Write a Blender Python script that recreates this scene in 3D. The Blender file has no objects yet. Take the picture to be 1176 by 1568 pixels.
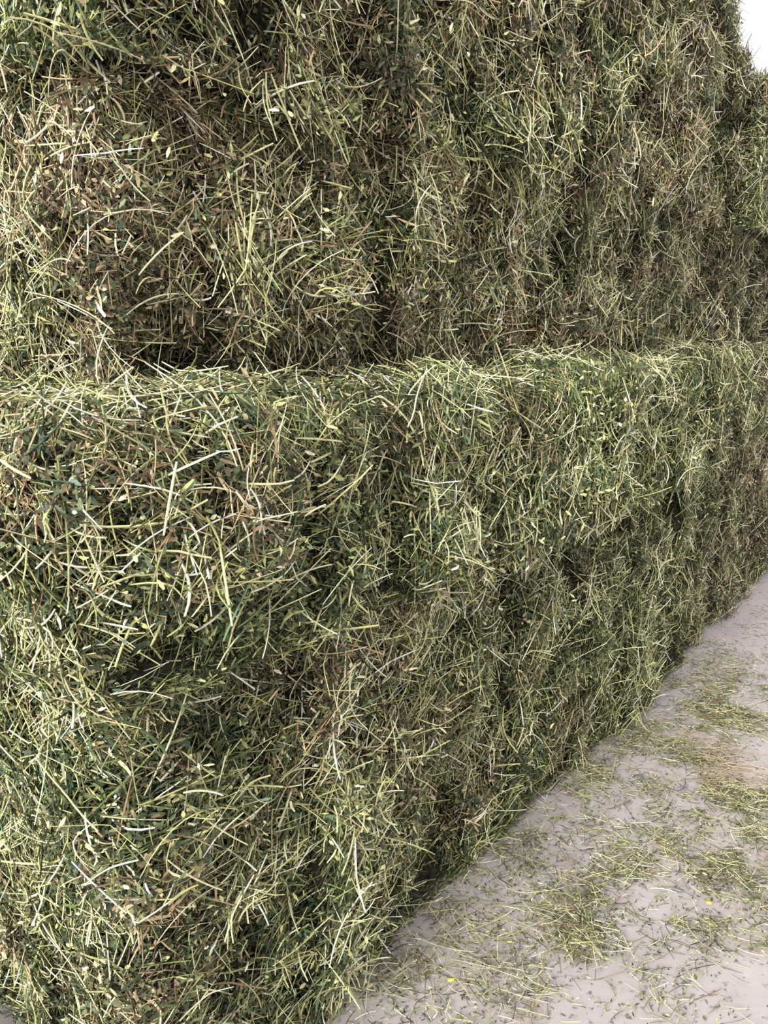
import bpy, numpy as np, math
from mathutils import Vector
rng=np.random.default_rng(7)

# ------------------------------------------------------------------ noise
_tab=np.random.default_rng(3).random((64,64,64)).astype(np.float32)
def noise(P,sc=1.0,off=0.0):
    Q=np.asarray(P)*sc+off+100.0
    I=np.floor(Q).astype(int); F=Q-I; F=F*F*(3-2*F)
    r=0
    for a in (0,1):
        for b in (0,1):
            for c in (0,1):
                w=(F[:,0] if a else 1-F[:,0])*(F[:,1] if b else 1-F[:,1])*(F[:,2] if c else 1-F[:,2])
                r=r+w*_tab[(I[:,0]+a)%64,(I[:,1]+b)%64,(I[:,2]+c)%64]
    return r
def nrm(v): return v/np.maximum(np.linalg.norm(v,axis=1,keepdims=True),1e-9)
def lin(c):
    c=np.asarray(c,float)/255.0
    return np.where(c<=0.04045,c/12.92,((c+0.055)/1.055)**2.4)

# ------------------------------------------------------------------ materials
def mat_hay():
    m=bpy.data.materials.new("hay_stems"); m.use_nodes=True
    nt=m.node_tree; b=nt.nodes["Principled BSDF"]
    a=nt.nodes.new("ShaderNodeAttribute"); a.attribute_name="Col"
    tc=nt.nodes.new("ShaderNodeTexCoord"); n=nt.nodes.new("ShaderNodeTexNoise")
    n.inputs["Scale"].default_value=120; n.inputs["Detail"].default_value=2
    nt.links.new(tc.outputs["Object"],n.inputs["Vector"])
    mr=nt.nodes.new("ShaderNodeMapRange"); mr.inputs["To Min"].default_value=0.45; mr.inputs["To Max"].default_value=1.5
    nt.links.new(n.outputs["Fac"],mr.inputs["Value"])
    vm=nt.nodes.new("ShaderNodeVectorMath"); vm.operation='SCALE'
    nt.links.new(a.outputs["Color"],vm.inputs[0]); nt.links.new(mr.outputs["Result"],vm.inputs["Scale"])
    nt.links.new(vm.outputs["Vector"],b.inputs["Base Color"])
    b.inputs["Roughness"].default_value=0.5
    b.inputs["Specular IOR Level"].default_value=0.4
    return m
def mat_core():
    m=bpy.data.materials.new("hay_core"); m.use_nodes=True
    nt=m.node_tree; b=nt.nodes["Principled BSDF"]
    tc=nt.nodes.new("ShaderNodeTexCoord"); n=nt.nodes.new("ShaderNodeTexNoise")
    n.inputs["Scale"].default_value=60; n.inputs["Detail"].default_value=6
    nt.links.new(tc.outputs["Object"],n.inputs["Vector"])
    r=nt.nodes.new("ShaderNodeValToRGB")
    r.color_ramp.elements[0].position=0.35; r.color_ramp.elements[0].color=(0.007,0.006,0.003,1)  # very dark brown-green core: gap shade between the stems painted into its colour
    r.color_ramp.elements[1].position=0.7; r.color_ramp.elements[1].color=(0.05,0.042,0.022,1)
    nt.links.new(n.outputs["Fac"],r.inputs["Fac"]); nt.links.new(r.outputs["Color"],b.inputs["Base Color"])
    b.inputs["Roughness"].default_value=0.95
    bp=nt.nodes.new("ShaderNodeBump"); bp.inputs["Distance"].default_value=0.02
    nt.links.new(n.outputs["Fac"],bp.inputs["Height"]); nt.links.new(bp.outputs["Normal"],b.inputs["Normal"])
    return m
HAY=mat_hay(); CORE=mat_core()

# ------------------------------------------------------------------ palettes
PG=[((54,63,38),.21),((86,95,58),.24),((124,129,80),.20),((168,168,112),.13),((208,205,156),.08),((66,85,64),.12),((116,104,74),.08),((44,38,26),.04)]
PB=[((72,62,44),.2),((110,93,69),.22),((148,128,98),.20),((188,170,134),.14),((220,208,174),.10),((86,86,58),.12),((136,108,82),.05),((46,37,27),.05)]
PS=[((230,225,178),.35),((208,204,148),.25),((238,233,202),.2),((184,182,122),.2)]
def pal(n,P):
    c=np.array([lin(p[0]) for p in P]); w=np.array([p[1] for p in P]); w=w/w.sum()
    k=rng.choice(len(P),n,p=w)
    return c[k]*rng.uniform(.75,1.3,(n,1))

# ------------------------------------------------------------------ strand geometry
class Acc:
    def __init__(s): s.v=[];s.q=[];s.c=[];s.m=[];s.n=0
    def add(s,v,q,c,m):
        s.v.append(v.astype(np.float32)); s.q.append((q+s.n).astype(np.int32)); s.c.append(np.minimum(c,.9).astype(np.float32))
        s.m.append(np.full(len(q),m,np.int32)); s.n+=len(v)
    def make(s,name,mats,loc=(0,0,0),rot=0):
        v=np.concatenate(s.v);q=np.concatenate(s.q);c=np.concatenate(s.c);mi=np.concatenate(s.m)
        me=bpy.data.meshes.new(name)
        me.vertices.add(len(v)); me.vertices.foreach_set("co",v.ravel())
        me.loops.add(q.size); me.loops.foreach_set("vertex_index",q.ravel())
        me.polygons.add(len(q)); me.polygons.foreach_set("loop_start",np.arange(0,q.size,4,dtype=np.int32))
        me.polygons.foreach_set("material_index",mi)
        me.polygons.foreach_set("use_smooth",np.ones(len(q),bool))
        me.update(calc_edges=True)
        a=me.color_attributes.new("Col",'FLOAT_COLOR','POINT')
        a.data.foreach_set("color",np.concatenate([c,np.ones((len(c),1),np.float32)],1).ravel())
        for m in mats: me.materials.append(m)
        o=bpy.data.objects.new(name,me); bpy.context.scene.collection.objects.link(o)
        o.location=loc; o.rotation_euler=(0,0,rot)
        return o

def perp(D,ref=None):
    r=rng.normal(size=D.shape) if ref is None else ref
    return nrm(r-D*(r*D).sum(1,keepdims=True))

def tubes(acc,C,D,L,W,col,bend=.06,R=5,zmin=None,flat=.6,droop=0,kink=.2):
    n=len(C); D=nrm(D); B=perp(D); V=np.cross(D,B)
    bd=rng.normal(0,bend,n)*L; kt=rng.uniform(.25,.75,n); kk=rng.normal(0,kink,n)*L*(rng.random(n)<.4)
    a0=rng.uniform(0,6.28,n)
    out=np.zeros((n,R,3,3))
    for k in range(R):
        t=k/(R-1)
        cen=C+D*(L*(t-.5))[:,None]+B*(bd*(4*(t-.5)**2))[:,None]+V*(kk*np.abs(t-kt))[:,None]
        if droop: cen[:,2]-=droop*L*t*t
        w=W*.5*(1-.3*abs(t-.45))
        if k in(0,R-1): w=w*.85
        for j in range(3):
            a=a0+j*2.0944
            out[:,k,j]=cen+B*(np.cos(a)*w)[:,None]+V*(np.sin(a)*w*flat)[:,None]
    v=out.reshape(-1,3)
    if zmin is not None: v[:,2]=np.maximum(v[:,2],zmin+rng.random(len(v))*.001)
    base=(np.arange(n)*R*3)[:,None]
    qs=[]
    for k in range(R-1):
        for j in range(3):
            j2=(j+1)%3
            qs.append(np.concatenate([base+k*3+j,base+k*3+j2,base+(k+1)*3+j2,base+(k+1)*3+j],1))
    c=np.repeat(col[:,None,:],R*3,1)
    g=np.linspace(.8,1.2,R).repeat(3)[None,:,None]
    acc.add(v,np.concatenate(qs),(c*g).reshape(-1,3),1)

def chips(acc,C,D,L,W,col,N=None,zmin=None,prof=(.45,1,.3),tw=.45):
    n=len(C); D=nrm(D)
    V=perp(D) if N is None else nrm(np.cross(D,N+rng.normal(0,tw,N.shape)))
    B=np.cross(D,V); bd=rng.normal(0,.12,n)*L
    R=3; out=np.zeros((n,R,2,3))
    for k in range(R):
        t=k/2
        cen=C+D*(L*(t-.5))[:,None]+B*(bd*4*(t-.5)**2)[:,None]
        w=W*.5*prof[k]
        out[:,k,0]=cen-V*w[:,None]; out[:,k,1]=cen+V*w[:,None]
    v=out.reshape(-1,3)
    if zmin is not None: v[:,2]=np.maximum(v[:,2],zmin+rng.random(len(v))*.001)
    base=(np.arange(n)*6)[:,None]; qs=[]
    for k in range(2):
        qs.append(np.concatenate([base+k*2,base+k*2+1,base+k*2+3,base+k*2+2],1))
    acc.add(v,np.concatenate(qs),np.repeat(col,6,0),1)

# ------------------------------------------------------------------ bale surface
def make_bale(name,x0,x1,y0,y1,z0,z1,seed,brown,dens=1.0,r=.05,rough=1.0,tufts=(),dents=(),bright=1.0):
    lo=np.array([x0,y0,z0]); hi=np.array([x1,y1,z1])
    frng=np.random.default_rng(seed); fl=frng.uniform(-1,1,200)
    def surf(P):
        ilo=lo+r; ihi=hi-r
        q=np.clip(P,ilo,ihi); d=P-q; N=nrm(d)
        base=q+N*r
        a=.04*2*(noise(base,2.3,seed)-.5)+.055*2*(noise(base,6,seed*2)-.5)+.038*2*(noise(base,15,seed)-.5)
        xx=(base[:,0]+.05*noise(base,5,9)+.03*noise(base,2,3))/.13+50
        i=np.floor(xx).astype(int); f=xx-i
        flake=.025*fl[i%200]-.05*np.exp(-(np.minimum(f,1-f)/.08)**2)*(noise(base,4,77)>.42)
        front=np.clip(-N[:,1],0,1)
        a=a+flake*front
        for (ex,ez,rx,rz,dp) in dents:
            wob=1+.5*(noise(base,9,ex*7)-.5)
            a=a-dp*front*np.exp(-(((base[:,0]-ex)/rx)**2+((base[:,2]-ez)/rz)**2)*wob)
        a=a*np.where(N[:,2]<-.5,.1,1)*np.where(N[:,2]>.5,.5,1)*rough
        return base+N*a[:,None],N
    acc=Acc()
    st=.02
    def face(axu,axv,axc,cv,flip):
        nu=max(2,int((hi[axu]-lo[axu])/st)); nv=max(2,int((hi[axv]-lo[axv])/st))
        u=np.linspace(lo[axu],hi[axu],nu+1); w=np.linspace(lo[axv],hi[axv],nv+1)
        U,Wd=np.meshgrid(u,w,indexing='ij'); P=np.zeros((U.size,3))
        P[:,axu]=U.ravel();P[:,axv]=Wd.ravel();P[:,axc]=cv
        S,N=surf(P); S=S-N*.022
        S[:,2]=np.maximum(S[:,2],.002)
        ii=(np.arange(nu)[:,None]*(nv+1)+np.arange(nv)[None,:]).ravel()[:,None]
        q=np.concatenate([ii,ii+(nv+1),ii+(nv+2),ii+1],1)
        if flip:q=q[:,::-1]
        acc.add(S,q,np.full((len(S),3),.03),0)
    face(0,2,1,lo[1],False); face(0,2,1,hi[1],True)
    face(1,2,0,lo[0],True); face(1,2,0,hi[0],False)
    face(0,1,2,hi[2],False); face(0,1,2,lo[2],True)
    def sample(den):
        Ps=[]
        def rect(a,b,c0,n,axes):
            P=np.zeros((n,3)); P[:,axes[0]]=rng.uniform(a[0],a[1],n); P[:,axes[1]]=rng.uniform(b[0],b[1],n); P[:,axes[2]]=c0; return P
        H=z1-z0;Lx=x1-x0
        Ps.append(rect((x0,x1),(z0,z1),y0,int(den*H*Lx),(0,2,1)))
        dl=min(.7,y1-y0)
        Ps.append(rect((y0,y0+dl),(z0,z1),x0,int(den*H*dl),(1,2,0)))
        Ps.append(rect((y0,y0+.5),(z0,z1),x1,int(den*H*.5*.5),(1,2,0)))
        Ps.append(rect((x0,x1),(y0,y0+.5),z1,int(den*.5*Lx),(0,1,2)))
        P=np.concatenate(Ps)
        keep=rng.random(len(P))<np.clip(1.25-(P[:,0])*.2,.35,1)
        return P[keep]
    def orient(S,N,spread,outk=.32):
        n=len(S)
        up=np.tile([0,0,1.],(n,1)); up=np.where(np.abs(N[:,2:3])>.8,[[0,-1.,0]],up)
        T=nrm(np.cross(up,N)); U=np.cross(N,T)
        th=(noise(S,8,seed)-.5)*5+(noise(S,22,seed+3)-.5)*4+rng.normal(0,spread,n)
        out=rng.normal(0.08,outk,n)
        return T*np.cos(th)[:,None]+U*np.sin(th)[:,None]+N*out[:,None]
    def colour(S,bias=0):
        n=len(S)
        b=np.clip(brown+(noise(S,4,seed+11)-.5)*1.1+(noise(S,11,5)-.5)*.9+bias,0,1)
        m=(rng.random(n)<b)[:,None]
        c=np.where(m,pal(n,PB),pal(n,PG))
        return c*bright*(.5+1.05*noise(S,10,seed+31))[:,None]
    # matted under layer
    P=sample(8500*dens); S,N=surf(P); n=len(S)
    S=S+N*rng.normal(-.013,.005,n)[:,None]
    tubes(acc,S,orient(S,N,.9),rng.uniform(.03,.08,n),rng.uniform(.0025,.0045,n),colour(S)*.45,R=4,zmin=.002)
    # leaf fragments
    P=sample(40000*dens); S,N=surf(P)
    k=rng.random(len(S))<np.clip(noise(S,16,seed+90)*2.8-.6,.15,1); S=S[k];N=N[k]; n=len(S)
    S=S+N*rng.normal(.006,.010,n)[:,None]
    chips(acc,S,orient(S,N,2.,.7),rng.uniform(.007,.02,n),rng.uniform(.0038,.0085,n),np.where(rng.random((n,1))<.45,pal(n,PG[:1]+PG[5:6]+PG[1:2])*1.2,colour(S)*1.1),N=N,zmin=.002,tw=.8)
    # mid stems
    P=sample(9200*dens); S,N=surf(P); n=len(S)
    S=S+N*rng.normal(.004,.010,n)[:,None]
    tubes(acc,S,orient(S,N,.9),rng.gamma(4,.011,n)+.014,rng.uniform(.002,.0044,n),colour(S)*1.3,R=4,zmin=.002)
    # flat blades
    P=sample(3300*dens); S,N=surf(P); n=len(S)
    S=S+N*rng.normal(.008,.010,n)[:,None]
    chips(acc,S,orient(S,N,1.1,.4),rng.uniform(.02,.05,n),rng.uniform(.003,.0068,n),colour(S,.1)*1.35,N=N,zmin=.002,prof=(.8,1,.5))
    # outer pale stems
    P=sample(2500*dens); S,N=surf(P)
    k=rng.random(len(S))<np.clip(noise(S,6,seed+50)*3.0-1.0,0.10,1); S=S[k];N=N[k]; n=len(S)
    S=S+N*rng.uniform(.006,.032,n)[:,None]
    tubes(acc,S,orient(S,N,1.)+N*rng.normal(0,.3,(n,1)),rng.gamma(3,.023,n)+.022,rng.uniform(.0024,.0056,n),
          np.where(rng.random((n,1))<.6,pal(n,PS),colour(S)*1.6),bend=.09,R=6,zmin=.002)
    # a few long wavy stems
    P=sample(170*dens); S,N=surf(P); n=len(S)
    S=S+N*rng.uniform(.015,.04,n)[:,None]
    tubes(acc,S,orient(S,N,1.,.15),rng.uniform(.1,.2,n),rng.uniform(.0022,.0046,n),pal(n,PS)*.85,bend=.16,R=9,zmin=.002,kink=.3)
    # ridge stems spilling over the top front edge
    n=int(1900*dens*(x1-x0)); P=np.zeros((n,3)); P[:,0]=rng.uniform(x0,x1,n); P[:,1]=y0; P[:,2]=z1-np.abs(rng.normal(0,.04,n))
    k=rng.random(n)<np.clip(1.25-P[:,0]*.2,.35,1); P=P[k]; S,N=surf(P); n=len(S)
    S=S+N*rng.uniform(0,.016,n)[:,None]
    D=orient(S,N,1.); D[:,2]-=np.abs(rng.normal(0,.3,n))
    tubes(acc,S,D,rng.gamma(4,.011,n)+.015,rng.uniform(.002,.004,n),colour(S,-.1)*1.45,R=5,zmin=.002,droop=.2)
    # tufts: (x,z,n,len,angle,spread,radius,pale)
    for (tx,tz,tn,tl,ta,ts,tr,pale) in tufts:
        P=np.zeros((tn,3)); P[:,0]=tx+rng.normal(0,tr,tn); P[:,1]=y0; P[:,2]=np.clip(tz+rng.normal(0,tr*1.3,tn),z0,z1)
        S,N=surf(P); S=S+N*rng.uniform(.01,.06,tn)[:,None]
        a=ta+rng.normal(0,ts,tn)
        D=np.stack([np.cos(a),rng.normal(-.1,.25,tn),np.sin(a)],1)
        c=np.where(rng.random((tn,1))<pale,pal(tn,PS),colour(S)*1.9)
        tubes(acc,S,D,tl*rng.uniform(.3,1.3,tn),rng.uniform(.0026,.0062,tn),c,R=6,zmin=.002,bend=.08)
        m=tn*4; kk=rng.integers(0,tn,m)
        chips(acc,S[kk]+rng.normal(0,.02,(m,3)),rng.normal(size=(m,3)),rng.uniform(.01,.022,m),rng.uniform(.004,.008,m),pal(m,PG)*1.5,zmin=.002)
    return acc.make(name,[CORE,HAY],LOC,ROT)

LOC=(-0.45,1.04,0); ROT=math.atan2(.78,.625)
make_bale("hay_bale",.11,3.0,.05,1.2,0.0,.93,11,.2,1.1,dents=[(.95,.1,.25,.5,.05),(1.7,.3,.3,.4,-.01),(.35,.88,.3,.04,.03),(2.7,.2,.3,.4,.04),(1.1,.75,.3,.08,.04),(1.7,.8,.8,.08,.03)],tufts=[
   (.60,.55,110,.06,-1.3,.7,.035,.85),(.64,.43,90,.07,-1.2,.6,.04,.9),(.25,.2,20,.09,1.,.8,.08,.4),(.3,.7,30,.10,-.3,.5,.08,.3),(1.3,.35,30,.06,-1.2,.6,.06,.4),
   (1.6,.7,60,.08,-1.4,.6,.07,.2),(.5,.2,20,.07,.3,.8,.06,.5)])
make_bale("hay_bale",.05,3.05,-.02,1.2,.92,1.36,23,.15,1.1,dents=[(.17,.97,.14,.04,.07),(.66,1.28,.05,.03,.07),(.5,.95,.3,.03,.03)],tufts=[
   (.28,1.05,10,.17,.6,.25,.06,.8),(.45,1.22,30,.14,.3,.25,.10,.5),(.95,1.02,60,.06,-1.5,.5,.03,.95),(.8,1.2,40,.12,-1.2,.4,.06,.5),
   (1.5,1.05,110,.07,-1.5,.5,.07,.1),(1.57,1.25,80,.07,-1.5,.5,.06,.1),(2.1,1.0,60,.08,-1.4,.5,.07,.3),(.15,1.1,30,.10,-.6,.8,.08,.6),(1.2,1.0,60,.09,-1.3,.5,.09,.3)])
make_bale("hay_bale",.27,3.25,.23,1.25,1.35,1.91,37,.68,1.1,dents=[(.36,1.40,.16,.06,.12),(1.36,1.84,.07,.09,.10),(.6,1.9,.15,.07,.08),(1.0,1.9,.1,.06,.08),(.9,1.42,.5,.04,.06),(.95,1.6,.03,.2,.05),(1.9,1.6,.04,.3,.05)],tufts=[
   (.55,1.62,25,.17,-1.45,.25,.03,.7),(.75,1.64,60,.09,.1,.35,.05,.6),(.38,1.78,50,.10,.5,.9,.06,.5),(1.1,1.78,60,.12,-.5,.5,.07,.5),(1.5,1.7,60,.08,-1.2,.6,.08,.5)])
make_bale("hay_bale",.23,3.35,.18,1.25,1.90,2.60,41,.5,1.0,dents=[(.38,1.97,.12,.07,.12),(.56,2.05,.06,.15,.09),(1.6,2.2,.03,.3,.06),(1.1,2.3,.03,.3,.05)],tufts=[
   (.7,1.97,80,.13,-.9,.4,.07,.6),(1.2,1.98,90,.12,-.8,.5,.09,.6),(.45,2.15,60,.12,-.8,.5,.08,.5),(1.6,2.0,60,.1,-1.2,.5,.1,.4),(2.2,1.98,60,.1,-1.2,.5,.1,.4),(.28,2.1,60,.12,-.8,.7,.08,.7)])
make_bale("hay_bale",.3,3.42,.2,1.25,2.59,3.25,53,.5,.5)
make_bale("hay_bale",3.08,5.6,.12,1.25,0,.93,61,.6,.8)
make_bale("hay_bale",3.12,5.7,.08,1.25,.92,1.36,67,.35,.8)
make_bale("hay_bale",3.30,5.8,.2,1.25,1.35,1.91,71,.65,.8)
make_bale("hay_bale",3.45,5.9,.08,1.25,1.90,2.55,79,.4,.8)

# ------------------------------------------------------------------ loose hay on floor
acc=Acc()
def floor_pts(n,bg=.12):
    pts=[]
    blobs=[(1.8,-.50,.26,.2,.30),(2.5,-.25,.35,.10,.16),(1.2,-.35,.18,.12,.09),(2.9,-.5,.5,.2,.12),(.75,-.22,.2,.10,.02),(1.5,-.95,.5,.2,.04),
           (1.6,-.02,.9,.05,.14)]
    for (x,y,sx,sy,w) in blobs:
        m=int(n*w); pts.append(np.stack([rng.normal(x,sx,m),rng.normal(y,sy,m),np.zeros(m)],1))
    m=int(n*bg); pts.append(np.stack([rng.uniform(-.4,4,m),rng.uniform(-1.6,.0,m),np.zeros(m)],1))
    P=np.concatenate(pts)
    k=rng.random(len(P))<np.clip((noise(P,7,5)*.6+noise(P,19,8)*.4-.34)*3,.08,1)
    P=P[k]; P=P[(P[:,1]<.12)|(P[:,0]<.06)]
    return P
def flatD(n): 
    a=rng.uniform(0,6.28,n); return np.stack([np.cos(a),np.sin(a),rng.normal(0,.08,n)],1)
P=floor_pts(44000); n=len(P); P[:,2]=.002+rng.random(n)**2*.014
chips(acc,P,flatD(n),rng.uniform(.003,.015,n),rng.uniform(.0018,.0046,n),pal(n,PG)*rng.uniform(.8,1.6,(n,1)),N=np.tile([0,0,1.],(n,1)),zmin=.001)
P=floor_pts(19000,.05); n=len(P); P[:,2]=.003+rng.random(n)*.018
tubes(acc,P,flatD(n),rng.gamma(3,.012,n)+.01,rng.uniform(.0014,.003,n),np.where(rng.random((n,1))<.25,pal(n,PS)*.85,np.where(rng.random((n,1))<.5,pal(n,PB),pal(n,PG))*1.4),R=5,zmin=.001)
P=floor_pts(500,.08); n=len(P); P[:,2]=.008+rng.random(n)*.012
tubes(acc,P,flatD(n),rng.uniform(.08,.2,n),rng.uniform(.0018,.0033,n),pal(n,PS)*.65,R=7,zmin=.001,bend=.12)
# low heap swept against the end of the stack
n=11000; P=np.stack([-.02-np.abs(rng.normal(0,.13,n)),rng.normal(.30,.28,n),np.zeros(n)],1)
P[:,2]=.004+rng.random(n)*np.clip(.13+P[:,0]*.4,.01,.13)
chips(acc,P[:6500],flatD(6500)+rng.normal(0,.3,(6500,3)),rng.uniform(.008,.02,6500),rng.uniform(.004,.008,6500),pal(6500,PG)*1.4,zmin=.001)
tubes(acc,P[6500:],flatD(4500)+rng.normal(0,.2,(4500,3)),rng.uniform(.02,.09,4500),rng.uniform(.002,.0045,4500),np.where(rng.random((4500,1))<.3,pal(4500,PS),pal(4500,PG)*1.5),R=4,zmin=.001)
# small wad of tan straw
n=110; P=np.stack([rng.normal(2.15,.10,n),rng.normal(-.36,.08,n),.01+rng.random(n)*.02],1); a=-.9+rng.normal(0,.3,n)
tubes(acc,P,np.stack([np.cos(a),np.sin(a),rng.normal(0,.06,n)],1),rng.uniform(.06,.18,n),rng.uniform(.0018,.0034,n),np.tile(lin((190,170,140)),(n,1))*rng.uniform(.6,1.2,(n,1)),R=5,zmin=.001)
# long stems trailing off the bale foot
n=26; P=np.stack([rng.normal(.95,.12,n),rng.normal(-.12,.06,n),.01+rng.random(n)*.02],1); a=-1.5+rng.normal(0,.4,n)
tubes(acc,P,np.stack([np.cos(a),np.sin(a),rng.normal(0,.05,n)],1),rng.uniform(.15,.28,n),rng.uniform(.002,.0034,n),pal(n,PS)*.6,R=8,zmin=.001,bend=.15)
# yellow petals
P=np.array([[1.426,-.53,.012],[.79,-.142,.01],[.80,-.15,.012],[1.43,-.525,.016]]); n=len(P)
chips(acc,P,flatD(n),np.full(n,.014),np.full(n,.009),np.tile(lin((215,208,70)),(n,1)),N=np.tile([0,0,1.],(n,1)),zmin=.003,prof=(.5,1,.6))
acc.make("loose_hay",[CORE,HAY],LOC,ROT)

# ------------------------------------------------------------------ floor, wall
def grid_plane(name,verts,mat):
    me=bpy.data.meshes.new(name); me.from_pydata(verts,[],[(0,1,2,3)]); me.materials.append(mat)
    o=bpy.data.objects.new(name,me); bpy.context.scene.collection.objects.link(o); return o
m=bpy.data.materials.new("concrete"); m.use_nodes=True; nt=m.node_tree; b=nt.nodes["Principled BSDF"]
tc=nt.nodes.new("ShaderNodeTexCoord")
n1=nt.nodes.new("ShaderNodeTexNoise"); n1.inputs["Scale"].default_value=3; n1.inputs["Detail"].default_value=8; n1.inputs["Roughness"].default_value=.65
n2=nt.nodes.new("ShaderNodeTexNoise"); n2.inputs["Scale"].default_value=45; n2.inputs["Detail"].default_value=6
r1=nt.nodes.new("ShaderNodeValToRGB"); r1.color_ramp.elements[0].position=.3; r1.color_ramp.elements[0].color=(.36,.313,.308,1)
r1.color_ramp.elements[1].position=.7; r1.color_ramp.elements[1].color=(.48,.425,.42,1)
r2=nt.nodes.new("ShaderNodeValToRGB"); r2.color_ramp.elements[0].position=.30; r2.color_ramp.elements[0].color=(.35,.33,.3,1)
r2.color_ramp.elements[1].position=.40; r2.color_ramp.elements[1].color=(1,1,1,1)
mx=nt.nodes.new("ShaderNodeMix"); mx.data_type='RGBA'; mx.blend_type='MULTIPLY'; mx.inputs[0].default_value=1
for nn in (n1,n2): nt.links.new(tc.outputs["Object"],nn.inputs["Vector"])
nt.links.new(n1.outputs["Fac"],r1.inputs["Fac"]); nt.links.new(n2.outputs["Fac"],r2.inputs["Fac"])
nt.links.new(r1.outputs["Color"],mx.inputs[6]); nt.links.new(r2.outputs["Color"],mx.inputs[7]); nt.links.new(mx.outputs[2],b.inputs["Base Color"])
b.inputs["Roughness"].default_value=.75
bp=nt.nodes.new("ShaderNodeBump"); bp.inputs["Distance"].default_value=.003; bp.inputs["Strength"].default_value=.4
nt.links.new(n2.outputs["Fac"],bp.inputs["Height"]); nt.links.new(bp.outputs["Normal"],b.inputs["Normal"])
grid_plane("floor",[(-6,-6,0),(12,-6,0),(12,12,0),(-6,12,0)],m)
w=bpy.data.materials.new("painted_wall"); w.use_nodes=True; nt=w.node_tree; b=nt.nodes["Principled BSDF"]
nz=nt.nodes.new("ShaderNodeTexNoise"); nz.inputs["Scale"].default_value=2; nz.inputs["Detail"].default_value=6
rr=nt.nodes.new("ShaderNodeValToRGB"); rr.color_ramp.elements[0].color=(.40,.38,.45,1); rr.color_ramp.elements[1].color=(.52,.50,.56,1)
nt.links.new(nz.outputs["Fac"],rr.inputs["Fac"]); nt.links.new(rr.outputs["Color"],b.inputs["Base Color"]); b.inputs["Roughness"].default_value=.8
dx,dy=.625,.78
def L2W(x,y,z): return (LOC[0]+x*dx-y*dy, LOC[1]+x*dy+y*dx, z)
grid_plane("wall_back",[L2W(6.6,2,0),L2W(6.6,-5,0),L2W(6.6,-5,5.5),L2W(6.6,2,5.5)],w)

# ------------------------------------------------------------------ light
W=bpy.data.worlds.new("World"); bpy.context.scene.world=W; W.use_nodes=True
bg=W.node_tree.nodes["Background"]; bg.inputs[0].default_value=(.98,.98,1,1); bg.inputs[1].default_value=1.38
s=bpy.data.lights.new("sun","SUN"); s.energy=5.6; s.angle=math.radians(25); s.color=(1,.985,.96)
so=bpy.data.objects.new("sun",s); bpy.context.scene.collection.objects.link(so)
so.rotation_euler=Vector((-.58,-.82,.56)).to_track_quat('Z','Y').to_euler()

# ------------------------------------------------------------------ camera
cam=bpy.data.cameras.new("camera"); co=bpy.data.objects.new("camera",cam); bpy.context.scene.collection.objects.link(co)
cam.sensor_fit='VERTICAL'; cam.sensor_height=24; cam.lens=24*1230/1568; cam.clip_start=.02
co.location=(0,0,1.5); co.rotation_euler=(math.radians(90-13.3),0,0)
bpy.context.scene.camera=co
bpy.context.scene.view_settings.view_transform='Standard'
